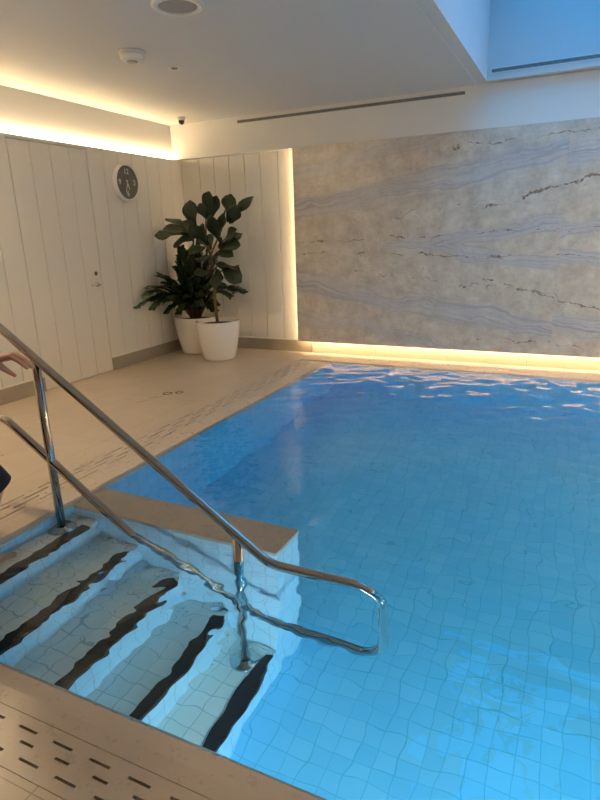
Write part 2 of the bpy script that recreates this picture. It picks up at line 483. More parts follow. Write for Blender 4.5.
# skylight glazing
m_pane = bpy.data.materials.new('clear_roof_glass'); m_pane.use_nodes = True
t = m_pane.node_tree; t.nodes.clear()
o = t.nodes.new('ShaderNodeOutputMaterial'); tr = t.nodes.new('ShaderNodeBsdfTransparent'); gl = t.nodes.new('ShaderNodeBsdfGlossy')
gl.inputs['Roughness'].default_value = .02; mx = t.nodes.new('ShaderNodeMixShader'); fr = t.nodes.new('ShaderNodeFresnel'); fr.inputs[0].default_value = 1.25
tr.inputs[0].default_value = (.95, .97, .98, 1)
t.links.new(fr.outputs[0], mx.inputs[0]); t.links.new(tr.outputs[0], mx.inputs[1]); t.links.new(gl.outputs[0], mx.inputs[2]); t.links.new(mx.outputs[0], o.inputs[0])
mb = MB()
for a in (WX0, WX1 - .04): mb.box(a, a + .04, WY0, WY1, ZG - .03, ZG + .05)
for a in (WY0, WY1 - .04): mb.box(WX0 + .04, WX1 - .04, a, a + .04, ZG - .03, ZG + .05)
wf = struct(mb.build('window_1', m_well))
mb = MB(); mb.box(WX0 + .04, WX1 - .04, WY0 + .04, WY1 - .04, ZG + .005, ZG + .013); mb.build('glass_pane', m_pane, wf)

# ------------------------------------------------------------------ drain grates
def slot_grate(name, rows, length0, length1, width0, width1, run, label, axis):
    """stone strip with rows of real slots; run = lengthwise axis"""
    mb = MB(); D = .02
    def bx(a0, a1, c0, c1, z0, z1):
        if axis == 'x': mb.box(a0, a1, c0, c1, z0, z1)
        else: mb.box(c0, c1, a0, a1, z0, z1)
    mb.mi = 1; bx(length0, length1, width0 + .001, width1 - .001, -.06, -D)
    mb.mi = 0
    prev = width0 + .002
    for (c, hw, pitch, sl, off) in rows:
        bx(length0, length1, prev, c - hw, -D, 0)
        a = length0; s0 = length0 + off
        while s0 < length1 - sl:
            if s0 > a: bx(a, s0, c - hw, c + hw, -D, 0)
            a = s0 + sl; s0 += pitch
        bx(a, length1, c - hw, c + hw, -D, 0)
        prev = c + hw
    bx(length0, length1, prev, width1 - .002, -D, 0)
    return tag(mb.build(name, [m_coping, m_slot]), label, 'drain grate')
slot_grate('drain_grate', [(.868, .0045, .156, .083, .02), (.915, .0045, .156, .058, .125), (.957, .0045, .156, .083, .07)],
           -2.86, XR, GY0, GY1, 'x', 'slotted stone drain strip along the near pool edge, three rows of slots', 'x')
slot_grate('drain_grate', [(-3.062, .006, .30, .19, .02), (-3.012, .006, .30, .19, .17), (-2.962, .006, .30, .19, .05), (-2.912, .006, .30, .19, .2)],
           GY0, 6.41, GX0, GX1, 'y', 'slotted stone drain strip along the left pool edge towards the plants', 'y')

# ------------------------------------------------------------------ steps and ledge
SX = [-2.50, -2.20, -1.89, -1.58, -1.27]
SZ = [-.20, -.41, -.62, -.83, -1.04]
FY0, FY1 = 2.28, 2.55
t_ = thing('pool_steps', (-1.98, 1.72, ZF), 'white tiled pool steps with five black edge strips going down under water', 'steps')
mb = MB(); x0 = XP + .001
for x1, z1 in zip(SX, SZ):
    mb.box(x0, x1, YN + .005, FY0 - .001, ZF + .001, z1); x0 = x1
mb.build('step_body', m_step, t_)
for x1, z1 in zip(SX, SZ):
    mb = MB()
    mb.prism([(x1 - .058, z1 + .0005), (x1 - .058, z1 + .006), (x1 + .006, z1 + .006), (x1 + .006, z1 - .022), (x1 + .0005, z1 - .022), (x1 + .0005, z1 + .0005)], 'y', YN + .01, FY0 - .06)
    n = mb.build('nosing_strip', m_nosing, t_); n['label'] = 'black step edge strip'
t_ = thing('pool_ledge', (-1.98, 2.415, ZF), 'low tiled wall beside the steps with a beige stone top just under the water', 'ledge')
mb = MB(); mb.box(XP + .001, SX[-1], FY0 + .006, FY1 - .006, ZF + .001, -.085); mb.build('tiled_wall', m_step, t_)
mb = MB(); mb.box(XP + .001, SX[-1] + .006, FY0, FY1, -.085, -.048); mb.build('stone_cap', m_coping, t_, .004)

# pool lamps on the near and right walls
def pool_lamp(x, y, z, rot, label):
    r = thing('pool_lamp', (x, y, z), label, 'pool lamp', 'underwater pool lamps')
    R_ = Matrix.Rotation(rot, 4, 'Z') @ Matrix.Rotation(-math.pi / 2, 4, 'X')
    mb = MB(); mb.lathe([(.115, 0), (.15, .0), (.15, .018), (.14, .026), (.118, .026), (.115, .02), (.115, 0)], 32, (x, y, z), R_)
    mb.build('bezel', m_chrome, r)
    mb = MB(); mb.lathe([(.001, .004), (.114, .004), (.114, .016), (.001, .022)], 32, (x, y, z), R_, True)
    mb.build('lens', m_lamp, r)
LAMP_LABEL = 'round lit pool lamp under water on the pool wall near the photographer'
for lx in (-.75, .45, 1.7): pool_lamp(lx, YN, -.72, 0, LAMP_LABEL)
for ly in (2.6, 4.6): pool_lamp(XR, ly, -.72, math.pi / 2, 'round lit pool lamp under water on the right pool wall')

# ------------------------------------------------------------------ water
def waves(X, Y):
    rng = np.random.default_rng(5)
    H = np.zeros_like(X)
    wx = X + .06 * np.sin(1.7 * Y + .4) + .04 * np.sin(3.1 * X + 2 * Y)
    wy = Y + .06 * np.sin(1.9 * X + 1.1) + .04 * np.sin(2.7 * Y - 1.6 * X)
    def add(n, l0, l1, slope, mask, pref=None, spread=math.pi):
        h = np.zeros_like(X)
        for i in range(n):
            lam = math.exp(rng.uniform(math.log(l0), math.log(l1))); k = 2 * math.pi / lam
            th = (pref if pref is not None else 0) + rng.uniform(-spread, spread)
            h += (slope * math.sqrt(2 / n) / k) * np.sin(k * (wx * math.cos(th) + wy * math.sin(th)) + rng.uniform(0, 6.28))
        return h * mask
    calm = 1.0
    H += add(24, .40, 1.6, WAVE_BIG, calm)
    H += add(44, .08, .30, WAVE_SMALL, calm)
    st = np.exp(-(((X + 1.95) / .85) ** 2 + ((Y - 1.95) / .60) ** 2))
    H += add(60, .05, .13, WAVE_STEP, st)
    far = 1 / (1 + np.exp(-(Y - 4.7) / .35))
    H += add(36, .14, .5, WAVE_FAR, far)
    return H
WAVE_BIG, WAVE_SMALL, WAVE_STEP, WAVE_FAR = .022, .024, .095, .075
ex = .085
gx0, gx1, gy0, gy1 = XP - ex, XR + ex, YN - ex, YF + ex
nx_, ny_ = 500, 520
xsA = np.linspace(gx0, gx1, nx_); ysA = np.linspace(gy0, gy1, ny_)
XX, YY = np.meshgrid(xsA, ysA, indexing='ij')
ed = np.minimum(np.minimum(XX - gx0, gx1 - XX), np.minimum(YY - gy0, gy1 - YY))
HH = waves(XX, YY) * np.clip(.25 + ed / .25, 0, 1)
verts = np.stack([XX, YY, ZW + HH], -1).reshape(-1, 3)
idx = np.arange(nx_ * ny_).reshape(nx_, ny_)
faces = np.stack([idx[:-1, :-1], idx[1:, :-1], idx[1:, 1:], idx[:-1, 1:]], -1).reshape(-1, 4).tolist()
vl = verts.tolist(); base = len(vl)
ring = list(idx[:, 0]) + list(idx[-1, 1:]) + list(idx[-2::-1, -1]) + list(idx[0, -2:0:-1])
for i in ring: vl.append([vl[i][0], vl[i][1], ZF - .03])
nr = len(ring)
for k in range(nr):
    a, c = int(ring[k]), int(ring[(k + 1) % nr])
    faces.append([a, base + k, base + (k + 1) % nr, c])
faces.append([base + k for k in range(nr)][::-1])
me = bpy.data.meshes.new('pool_water'); me.from_pydata(vl, [], faces)
sm = [True] * (len(faces) - nr - 1) + [False] * (nr + 1)
me.polygons.foreach_set('use_smooth', sm)
bmw = bmesh.new(); bmw.from_mesh(me); bmesh.ops.recalc_face_normals(bmw, faces=bmw.faces[:])
for e in bmw.edges:
    if len(e.link_faces) == 2 and e.link_faces[0].smooth != e.link_faces[1].smooth: e.smooth = False
bmw.to_mesh(me); bmw.free()
me.materials.append(m_water)
wo = bpy.data.objects.new('pool_water', me); COL.objects.link(wo)
tag(wo, 'clear blue rippled water filling the swimming pool', 'water', kind='stuff')

# ------------------------------------------------------------------ handrail
RYP = 2.13; RT = .0235
def arc_path(pts, rad, n=8):
    """polyline with rounded corners"""
    pts = [Vector(q) for q in pts]; outp = [pts[0]]
    for i in range(1, len(pts) - 1):
        a, q, c = pts[i - 1], pts[i], pts[i + 1]
        r = rad[i - 1] if isinstance(rad, (list, tuple)) else rad
        d1 = (a - q).normalized(); d2 = (c - q).normalized()
        ang = d1.angle(d2); tl = r / math.tan(ang / 2)
        cen = q + (d1 + d2).normalized() * (r / math.sin(ang / 2))
        A = q + d1 * tl - cen; Bv = q + d2 * tl - cen; tot = A.angle(Bv); ax = A.cross(Bv).normalized()
        for k in range(n + 1): outp.append(cen + Matrix.Rotation(tot * k / n, 3, ax) @ A)
    outp.append(pts[-1]); return outp
def railz(x): return 1.097 - .664 * (x + 2.867)
def lowz(x): return .357 - .664 * (x + 2.662)
hr = thing('pool_handrail', (-2.643, RYP, -.20), 'polished steel handrail running down the pool steps with looped ends', 'handrail')
zt, zb = .005, -.565
xt = -2.867 - (zt - 1.097) / .664; xb = -2.662 - (zb - .357) / .664
zu, zl = 1.135, .555
xu = -2.867 - (zu - 1.097) / .664; xl = -2.662 - (zl - .357) / .664
path = arc_path([(-3.05, RYP, zl), (xl, RYP, zl), (xb, RYP, zb), (-.648, RYP, zb), (-.648, RYP, zt), (xt, RYP, zt), (xu, RYP, zu), (-3.36, RYP, zu), (-3.36, RYP, zl), (-3.05, RYP, zl)],
                [.16, .30, .14, .14, .22, .22, .16, .16], 10)
mb = MB(); mb.tube(path, RT, 20, False); mb.build('rail', m_steel, hr)
def post(x, zb_, zt_):
    mb = MB(); mb.tube([(x, RYP, zb_), (x, RYP, zt_)], RT * 1.02, 20); q = mb.build('post', m_steel, hr)
    mb = MB(); mb.lathe([(.026, 0), (.085, 0), (.085, .010), (.078, .018), (.040, .024), (.028, .05), (.024, .05), (.024, 0)], 32, (x, RYP, zb_)); mb.build('base_flange', m_steel, q)
post(-2.632, SZ[0], railz(-2.632) - .01)
post(-1.40, SZ[4], railz(-1.40) - .01)

# ------------------------------------------------------------------ planters and plants
def planter(x, y, R0, R1, H, label, soil=.05):
    r = thing('white_planter', (x, y, 0), label, 'plant pot', 'white planters in the corner')
    prof = [(0.001, .0), (R0 * .93, .0), (R0, .012)]
    for k in range(1, 13):
        u = k / 12; prof.append((R0 + (R1 - R0) * (1 - (1 - u) ** 1.55), .012 + (H - .02) * u))
    prof += [(R1 + .001, H - .004), (R1 - .004, H), (R1 - .016, H), (R1 - .022, H - .008), (R1 - .03, H - soil - .02), (0.001, H - soil - .021)]
    mb = MB(); mb.lathe(prof, 56, (x, y, 0)); mb.build('pot', m_pot, r)
    mb = MB(); rr = R1 - .0285
    mb.lathe([(.001, H - soil + .012), (rr * .5, H - soil + .006), (rr, H - soil), (rr, H - soil - .018), (.001, H - soil - .018)], 40, (x, y, 0)); mb.build('soil', m_soil, r)
    return r
FX, FY = -4.165, 6.22
BX, BY = -4.70, 6.50
planter(FX, FY, .21, .285, .50, 'white round planter in front, holding the tall big-leaved fig')
planter(BX, BY, .215, .30, .50, 'white round planter behind, against the corner, holding the bushy plant')

def leaf_mesh(mb, base, tip, width, up, curl=.15, fold=.18, wave=.03, seed=0, fiddle=True, nu=9, nv=6):
    rnd = random.Random(seed)
    base = Vector(base); tip = Vector(tip); d = tip - base; Ln = d.length; d.normalize()
    up = Vector(up); up = (up - d * up.dot(d)).normalized(); s_ = d.cross(up)
    ph = rnd.uniform(0, 6.28); grid = []
    for i in range(nu + 1):
        u = i / nu
        if fiddle: wd = (math.sin(math.pi * min(1, u ** 1.35 * .985 + .012)) ** .62) * (.62 + .42 * u) * (1 - .16 * math.exp(-((u - .38) / .13) ** 2))
        else: wd = math.sin(math.pi * (u ** .8 * .97 + .015)) ** .8
        row = []
        for j in range(-nv // 2, nv // 2 + 1):
            t = j / (nv / 2)
            q = base + d * (Ln * u) + s_ * (t * wd * width / 2) + up * (-curl * Ln * (u ** 2) + curl * Ln * u * .9 + fold * abs(t) * wd * width / 2 + wave * Ln * math.sin(u * 9 + ph + (2 if t > 0 else 0)) * abs(t) ** 2)
            row.append(mb.bm.verts.new(q))
        grid.append(row)
    for i in range(nu):
        for j in range(len(grid[0]) - 1):
            f = mb.bm.faces.new((grid[i][j], grid[i][j + 1], grid[i + 1][j + 1], grid[i + 1][j])); f.smooth = True; f.material_index = mb.mi
    return grid
def solidify(o, th):
    md = o.modifiers.new('thickness', 'SOLIDIFY'); md.thickness = th; md.offset = 0

fig = thing('fiddle_leaf_fig', (FX, FY, .47), 'tall fiddle-leaf fig with big dark wavy leaves in the front white planter', 'potted plant')
trunk = [(FX, FY, .45), (FX - .02, FY + .01, .70), (FX - .01, FY, .92), (FX - .045, FY + .02, 1.14), (FX - .04, FY + .01, 1.32), (FX - .10, FY + .02, 1.50)]
mb = MB(); mb.tube(trunk, [.022, .019, .017, .016, .015, .013], 10)
mb.tube([trunk[4], (FX + .06, FY - .02, 1.45), (FX + .17, FY - .03, 1.62), (FX + .24, FY - .03, 1.76)], [.013, .011, .010, .008], 8)
mb.tube([trunk[5], (FX - .08, FY + .01, 1.66), (FX - .06, FY, 1.84)], [.012, .010, .007], 8)
mb.tube([trunk[5], (FX - .20, FY - .01, 1.60), (FX - .30, FY - .02, 1.66)], [.012, .010, .007], 8)
mb.tube([trunk[3], (FX + .04, FY - .03, 1.22), (FX + .10, FY - .05, 1.26)], [.010, .008, .006], 8)
mb.build('trunk', m_bark, fig)
# leaves: base (dx,dy,z), tip (dx,dy,z), width, up vector
LV = [
 ((-.06, 0, 1.83), (-.04, -.06, 2.11), .20, (0, -1, .1)),
 ((-.06, 0, 1.80), (-.16, -.10, 1.98), .15, (.3, -1, .3)),
 ((-.03, 0, 1.80), (.03, -.02, 2.06), .16, (.6, -1, 0)),
 ((-.27, 0, 1.67), (-.33, -.06, 2.02), .215, (.1, -1, 0)),
 ((-.30, 0, 1.66), (-.68, -.10, 1.83), .14, (.1, -.6, 1)),
 ((-.28, 0, 1.62), (-.78, -.20, 1.62), .19, (0, -.6, 1)),
 ((-.30, 0, 1.64), (-.62, -.24, 1.70), .18, (0, -.8, .8)),
 ((-.24, 0, 1.60), (-.50, -.22, 1.50), .18, (0, -.7, .8)),
 ((.24, 0, 1.76), (.28, -.08, 2.06), .22, (-.1, -1, .1)),
 ((.25, 0, 1.78), (.52, .02, 2.03), .13, (.5, -.6, .6)),
 ((.24, 0, 1.74), (.40, -.12, 1.93), .18, (.6, -1, .2)),
 ((.10, 0, 1.55), (.20, -.10, 1.88), .15, (-.6, -1, .1)),
 ((.10, 0, 1.50), (.02, -.14, 1.84), .20, (-.1, -1, .1)),
 ((.08, 0, 1.48), (.34, -.12, 1.66), .19, (.1, -.8, .8)),
 ((.06, 0, 1.46), (.36, -.10, 1.50), .20, (.1, -.9, .6)),
 ((.04, 0, 1.40), (.30, -.16, 1.38), .17, (.1, -.9, .7)),
 ((-.08, 0, 1.50), (-.20, -.24, 1.74), .22, (-.1, -1, .3)),
 ((-.10, 0, 1.52), (-.02, -.24, 1.72), .20, (.1, -1, .4)),
 ((-.10, 0, 1.48), (-.28, -.22, 1.40), .20, (0, -.8, .7)),
 ((-.06, 0, 1.36), (-.12, -.26, 1.30), .21, (0, -.8, .7)),
 ((-.03, 0, 1.26), (.34, -.10, 1.20), .14, (0, -.4, 1)),
 ((.08, 0, 1.25), (.36, -.12, 1.06), .22, (.2, -.9, .6)),
 ((.03, 0, 1.20), (.12, -.26, 1.00), .19, (.2, -1, .4)),
 ((-.04, 0, 1.16), (-.26, -.18, 1.14), .17, (0, -.7, .8)),
 ((-.08, .05, 1.44), (-.30, .18, 1.60), .20, (0, -.7, .8)),
 ((.04, .05, 1.46), (.20, .24, 1.62), .20, (0, -.7, .8)),
 ((-.04, .05, 1.30), (-.22, .20, 1.36), .20, (0, -.7, .8)),
 ((-.12, 0, 1.56), (-.40, -.12, 1.78), .17, (.2, -1, .3)),
]
for k, (bp, tp, wd, up) in enumerate(LV):
    wd *= 1.10; mid = Vector(tp) - Vector(bp); tp = tuple(Vector(bp) + mid * 1.05 + Vector((.09, 0, 0))); bp = (bp[0] + .03, bp[1], bp[2]); bp = (bp[0], bp[1], bp[2] - .05); tp = (tp[0], tp[1], tp[2] - .05)
    mb = MB(); B3 = (FX + bp[0], FY + bp[1], bp[2]); T3 = (FX + tp[0], FY + tp[1], tp[2])
    g_ = leaf_mesh(mb, B3, T3, wd, up, .10 + .05 * (k % 4), .20, .045 + .012 * (k % 3), k)
    o = mb.build('leaf', m_fig, fig); solidify(o, .0016)

zz = thing('bushy_green_plant', (BX, BY, .45), 'bushy dark green plant with arching feathery fronds in the rear white planter', 'potted plant')
rnd = random.Random(11)
FR = []   # (tip dx, dy, z, droop)
FR += [(-.10, -.85, .83, .30), (-.22, -.70, .93, .26), (-.25, -.55, .80, .25), (-.18, -.95, .72, .34), (-.26, -.38, 1.08, .15),
       (-.12, -.60, 1.08, .2), (.06, -.62, .78, .25), (.30, -.30, .82, .25), (.62, -.22, .93, .3), (.88, -.14, .84, .35), (.55, .05, .76, .3),
       (.50, -.05, 1.10, .2), (.12, -.28, 1.36, .1), (.02, .10, 1.42, .08), (.28, .02, 1.40, .1), (-.22, .05, 1.30, .1), (.18, -.15, 1.55, .1), (.34, .15, 1.30, .1), (-.1, -.2, 1.22, .1), (.26, -.42, 1.05, .2), (.05, -.45, .95, .2)]
FR += [(.38 * math.cos(q * .7) + .05, -.18 + .3 * math.sin(q * .7), .60 + .05 * (q % 3), .22) for q in range(9)]
FR += [(-.2, -.3, .95, .15), (.0, -.3, .9, .2), (.15, -.35, .8, .2), (-.15, -.2, 1.15, .1), (.3, -.1, .95, .15), (.05, -.1, 1.25, .05), (.4, -.05, 1.0, .15), (-.3, -.65, .86, .25), (-.2, -.75, .84, .28)]
FR += [(.22, -.1, 1.52, .05), (.34, -.06, 1.45, .06), (.12, .05, 1.55, .05), (.42, -.12, 1.28, .1), (.30, -.22, 1.15, .12), (.1, -.3, 1.1, .1), (.22, -.26, 1.32, .08), (-.12, -.05, 1.42, .05)]
FR += [(dx * rnd.uniform(.5, .95) + rnd.uniform(-.08, .08), dy * rnd.uniform(.5, .95) + rnd.uniform(-.08, .08), .5 + (z1 - .5) * rnd.uniform(.75, 1.02), dr) for (dx, dy, z1, dr) in list(FR)]
for k, (dx, dy, z1, dr) in enumerate(FR):
    a = Vector((BX + .06 * dx / max(.2, abs(dx) + abs(dy)), BY + .06 * dy, .44)); c = Vector((BX + dx, BY + dy, z1))
    ctrl = a.lerp(c, .45) + Vector((0, 0, .12 + dr * .9))
    pts = [(a * (1 - u) ** 2 + ctrl * 2 * u * (1 - u) + c * u * u) for u in [i / 14 for i in range(15)]]
    mb = MB(); mb.mi = 1; mb.tube(pts, [.007 - .005 * i / 14 for i in range(15)], 6); mb.mi = 0
    Ltot = sum((pts[i + 1] - pts[i]).length for i in range(14)); nl = max(9, int(Ltot / .030))
    for q in range(nl):
        u = .24 + .76 * (q + .5) / nl; f_ = u * 14; i = min(13, int(f_)); pnt = pts[i].lerp(pts[i + 1], f_ - i); d_ = (pts[i + 1] - pts[i]).normalized()
        up = (Vector((0, -.25, 1)) - d_ * d_.z).normalized(); sd = d_.cross(up)
        for sg in (-1, 1):
            ll = .088 * (1.1 - .35 * u) * rnd.uniform(.85, 1.15)
            tipv = pnt + (sd * sg * .8 + d_ * .55 + up * rnd.uniform(.05, .35)).normalized() * ll
            if tipv.x < XW + .03: tipv.x = XW + .03
            if tipv.y > YB - .03: tipv.y = YB - .03
            leaf_mesh(mb, pnt, tipv, .046, up + Vector((rnd.uniform(-.3, .3), rnd.uniform(-.6, .1), 0)), .1, .15, 0, q, False, 4, 2)
    mb.build('frond', [m_zz, m_bark], zz)

# ------------------------------------------------------------------ wall clock
CY, CZ, CR = 5.755, 2.205, .21
ck = thing('wall_clock', (XW, CY, CZ), 'round white-rimmed wall clock with dark grey face on the plank wall', 'clock')
mb = MB(); mb.lathe([(.001, 0), (CR - .01, 0), (CR, .01), (CR, .062), (CR - .006, .070), (CR - .014, .070), (CR - .019, .060), (CR - .019, .046), (.001, .046)], 56, (XW, CY, CZ), RX); mb.build('rim', m_plastic, ck)
mb = MB(); mb.lathe([(.001, .0465), (CR - .0195, .0465), (CR - .0195, .050), (.001, .050)], 48, (XW, CY, CZ), RX); mb.build('clock_face', m_face, ck)
def text_mesh(txt, size, mtx, name, m_, parent, depth=.0008):
    cu = bpy.data.curves.new(name, 'FONT'); cu.body = txt; cu.size = size; cu.align_x = 'CENTER'; cu.align_y = 'CENTER'; cu.extrude = depth
    tmp = bpy.data.objects.new(name, cu); COL.objects.link(tmp)
    bpy.context.view_layer.update()
    me = bpy.data.meshes.new_from_object(tmp.evaluated_get(bpy.context.evaluated_depsgraph_get()))
    bpy.data.objects.remove(tmp); bpy.data.curves.remove(cu)
    me.transform(mtx); me.materials.clear(); me.materials.append(m_)
    o = bpy.data.objects.new(name, me); COL.objects.link(o); o.parent = parent; o.matrix_parent_inverse = Matrix.Translation(-parent.location)
    return o
WALLX = Matrix(((0, 0, 1, 0), (1, 0, 0, 0), (0, 1, 0, 0), (0, 0, 0, 1)))   # text x -> +y, text y -> +z, faces +x
for txt, a in (('12', 90), ('3', 0), ('6', -90), ('9', 180)):
    rr = .128 if txt in '36' or txt == '9' else .122
    loc = Matrix.Translation((XW + .0515, CY + rr * math.cos(math.radians(a)), CZ + rr * math.sin(math.radians(a))))
    text_mesh(txt, .088, loc @ WALLX, 'numeral', m_num, ck)
def hand(name, ang, L0, L1, wd, xo, m_):
    mb = MB(); dy, dz = math.sin(ang), math.cos(ang); sy, sz = dz, -dy
    A = [(CY - dy * L0 + sy * wd, CZ - dz * L0 + sz * wd), (CY - dy * L0 - sy * wd, CZ - dz * L0 - sz * wd), (CY + dy * L1 - sy * wd * .7, CZ + dz * L1 - sz * wd * .7), (CY + dy * L1 + sy * wd * .7, CZ + dz * L1 + sz * wd * .7)]
    mb.prism(A, 'x', XW + xo, XW + xo + .0016); return mb.build(name, m_, ck)
hand('hour_hand', math.radians(160), .03, .085, .007, .053, m_num)
hand('minute_hand', math.radians(198), .03, .125, .0055, .0555, m_num)
hand('second_hand', math.radians(8), .02, .10, .002, .058, m_brass)

# ------------------------------------------------------------------ ceiling fittings
sp = thing('ceiling_speaker', (-2.49, 3.52, ZC), 'large round grey-grilled ceiling speaker with white rim', 'speaker')
mb = MB(); mb.lathe([(.128, -.004), (.128, -.014), (.16, -.014), (.172, -.006), (.172, -.0005), (.128, -.0005)], 48, sp.location); mb.build('rim', m_plastic, sp)
mb = MB(); mb.lathe([(.001, -.010), (.10, -.009), (.124, -.006), (.124, -.001), (.001, -.001)], 48, sp.location); mb.build('grille', m_grille, sp)
sd_ = thing('smoke_detector', (-3.40, 4.12, ZC), 'white round smoke detector standing out from the ceiling', 'smoke detector')
mb = MB(); mb.lathe([(.001, -.016), (.105, -.016), (.105, -.0005), (.001, -.0005)], 40, sd_.location); mb.build('base_plate', m_plastic, sd_)
mb = MB(); mb.lathe([(.001, -.068), (.055, -.068), (.085, -.060), (.094, -.046), (.094, -.0165), (.001, -.0165)], 40, sd_.location); mb.build('housing', m_plastic, sd_)
mb = MB(); mb.lathe([(.001, -.071), (.045, -.071), (.045, -.0685), (.001, -.0685)], 32, sd_.location); mb.build('sensor_cap', m_grille, sd_)
cs = thing('ceiling_sensor', (-3.37, 4.64, ZC), 'small flat round sensor flush with the ceiling', 'sensor')
mb = MB(); mb.lathe([(.001, -.009), (.05, -.009), (.058, -.0005), (.001, -.0005)], 32, cs.location); mb.build('plate', m_plastic, cs)
mb = MB(); mb.lathe([(.001, -.022), (.02, -.019), (.032, -.0095), (.001, -.0095)], 24, cs.location); mb.build('lens', m_grille, cs)
cc = thing('dome_camera', (-4.66, 6.47, ZC), 'small white dome security camera with black lens in the ceiling corner', 'camera')
mb = MB(); mb.lathe([(.001, -.035), (.045, -.035), (.05, -.028), (.05, -.0005), (.001, -.0005)], 32, cc.location); mb.build('base', m_plastic, cc)
mb = MB(); mb.lathe([(.001, -.085), (.018, -.081), (.032, -.068), (.038, -.05), (.036, -.0355), (.001, -.0355)], 32, cc.location); mb.build('dome_lens', m_black, cc)

# unseen downlights over the deck, added as warm fill for the room
def downlight(x, y, label):
    r = thing('fill_downlight', (x, y, ZC), label, 'downlight', 'added fill downlights')
    mb = MB(); mb.lathe([(.085, -.0005), (.085, -.010), (.105, -.008), (.11, -.0005)], 32, r.location, None, True); mb.build('trim_ring', m_plastic, r)
    mb = MB(); mb.lathe([(.001, -.012), (.083, -.012), (.083, -.0105), (.001, -.0105)], 32, r.location); mb.build('diffuser', m_down, r)
    ld = bpy.data.lights.new('fill_downlight_beam', 'AREA'); ld.shape = 'DISK'; ld.size = .16; ld.energy = FILL_DOWNLIGHT; ld.color = DOWN_COL
    lo = bpy.data.objects.new('fill_downlight_beam', ld); COL.objects.link(lo); lo.parent = r; lo.location = (0, 0, -.0135)
for dx, dy in ((-4.5, 2.2), (2.85, 3.0), (2.85, 4.3), (2.85, 5.6)):
    downlight(dx, dy, 'added unseen warm fill downlight in the white ceiling above the deck')

# linear vents
def linear_vent(name, x0, x1, y, z0, z1, label):
    r = thing(name, ((x0 + x1) / 2, y, (z0 + z1) / 2), label, 'air vent')
    mb = MB(); mb.box(x0, x1, y - .006, y - .0005, z1 - .008, z1); mb.box(x0, x1, y - .006, y - .0005, z0, z0 + .008)
    mb.box(x0, x0 + .008, y - .006, y - .0005, z0 + .008, z1 - .008); mb.box(x1 - .008, x1, y - .006, y - .0005, z0 + .008, z1 - .008); mb.build('frame', m_plastic, r)
    mb = MB(); mb.box(x0 + .0085, x1 - .0085, y - .002, y - .0006, z0 + .0085, z1 - .0085); mb.build('backing', m_gap, r)
    mb = MB(); n = 3; hh = (z1 - z0 - .017) / n
    for k in range(n):
        zc = z0 + .0085 + hh * (k + .5); mb.prism([(y - .0055, zc - hh * .28), (y - .0022, zc + hh * .05), (y - .0022, zc + hh * .22), (y - .0055, zc - hh * .08)], 'x', x0 + .009, x1 - .009)
    mb.build('slats', m_vent, r)
linear_vent('linear_vent', -4.07, -1.24, YS, 2.905, 2.955, 'long slim slot vent high on the white bulkhead above the marble')
linear_vent('linear_vent', -.985, WX1 - .03, WY1, 3.055, 3.105, 'long slim slot vent in the blue-lit skylight wall')

# floor marker: two small rings and faint strokes
fm = thing('floor_marker', (-3.67, 4.57, 0), 'small dark double ring inlaid in the floor with faint engraved strokes beside it', 'floor marker')
mb = MB()
for (dx, dy, r0, r1) in ((-.05, -.03, .034, .05), (.045, .045, .028, .042)):
    mb.lathe([(r0, .0003), (r0, .0015), (r1, .0015), (r1, .0003), (r0, .0003)], 28, (-3.67 + dx, 4.57 + dy, 0))
mb.build('rings', m_mark, fm)
mb = MB()
for (x0, y0, x1, y1) in ((-3.80, 4.16, -3.74, 4.27), (-3.76, 4.31, -3.70, 4.43), (-3.79, 4.33, -3.75, 4.41), (-3.73, 4.45, -3.71, 4.49)):
    d_ = Vector((x1 - x0, y1 - y0, 0)).normalized(); n_ = Vector((-d_.y, d_.x, 0)) * .006
    vs = [mb.bm.verts.new(q) for q in ((x0 - n_.x, y0 - n_.y, .0012), (x0 + n_.x, y0 + n_.y, .0012), (x1 + n_.x, y1 + n_.y, .0012), (x1 - n_.x, y1 - n_.y, .0012))]
    mb.bm.faces.new(vs)
mb.build('engraved_strokes', m_engrave, fm)

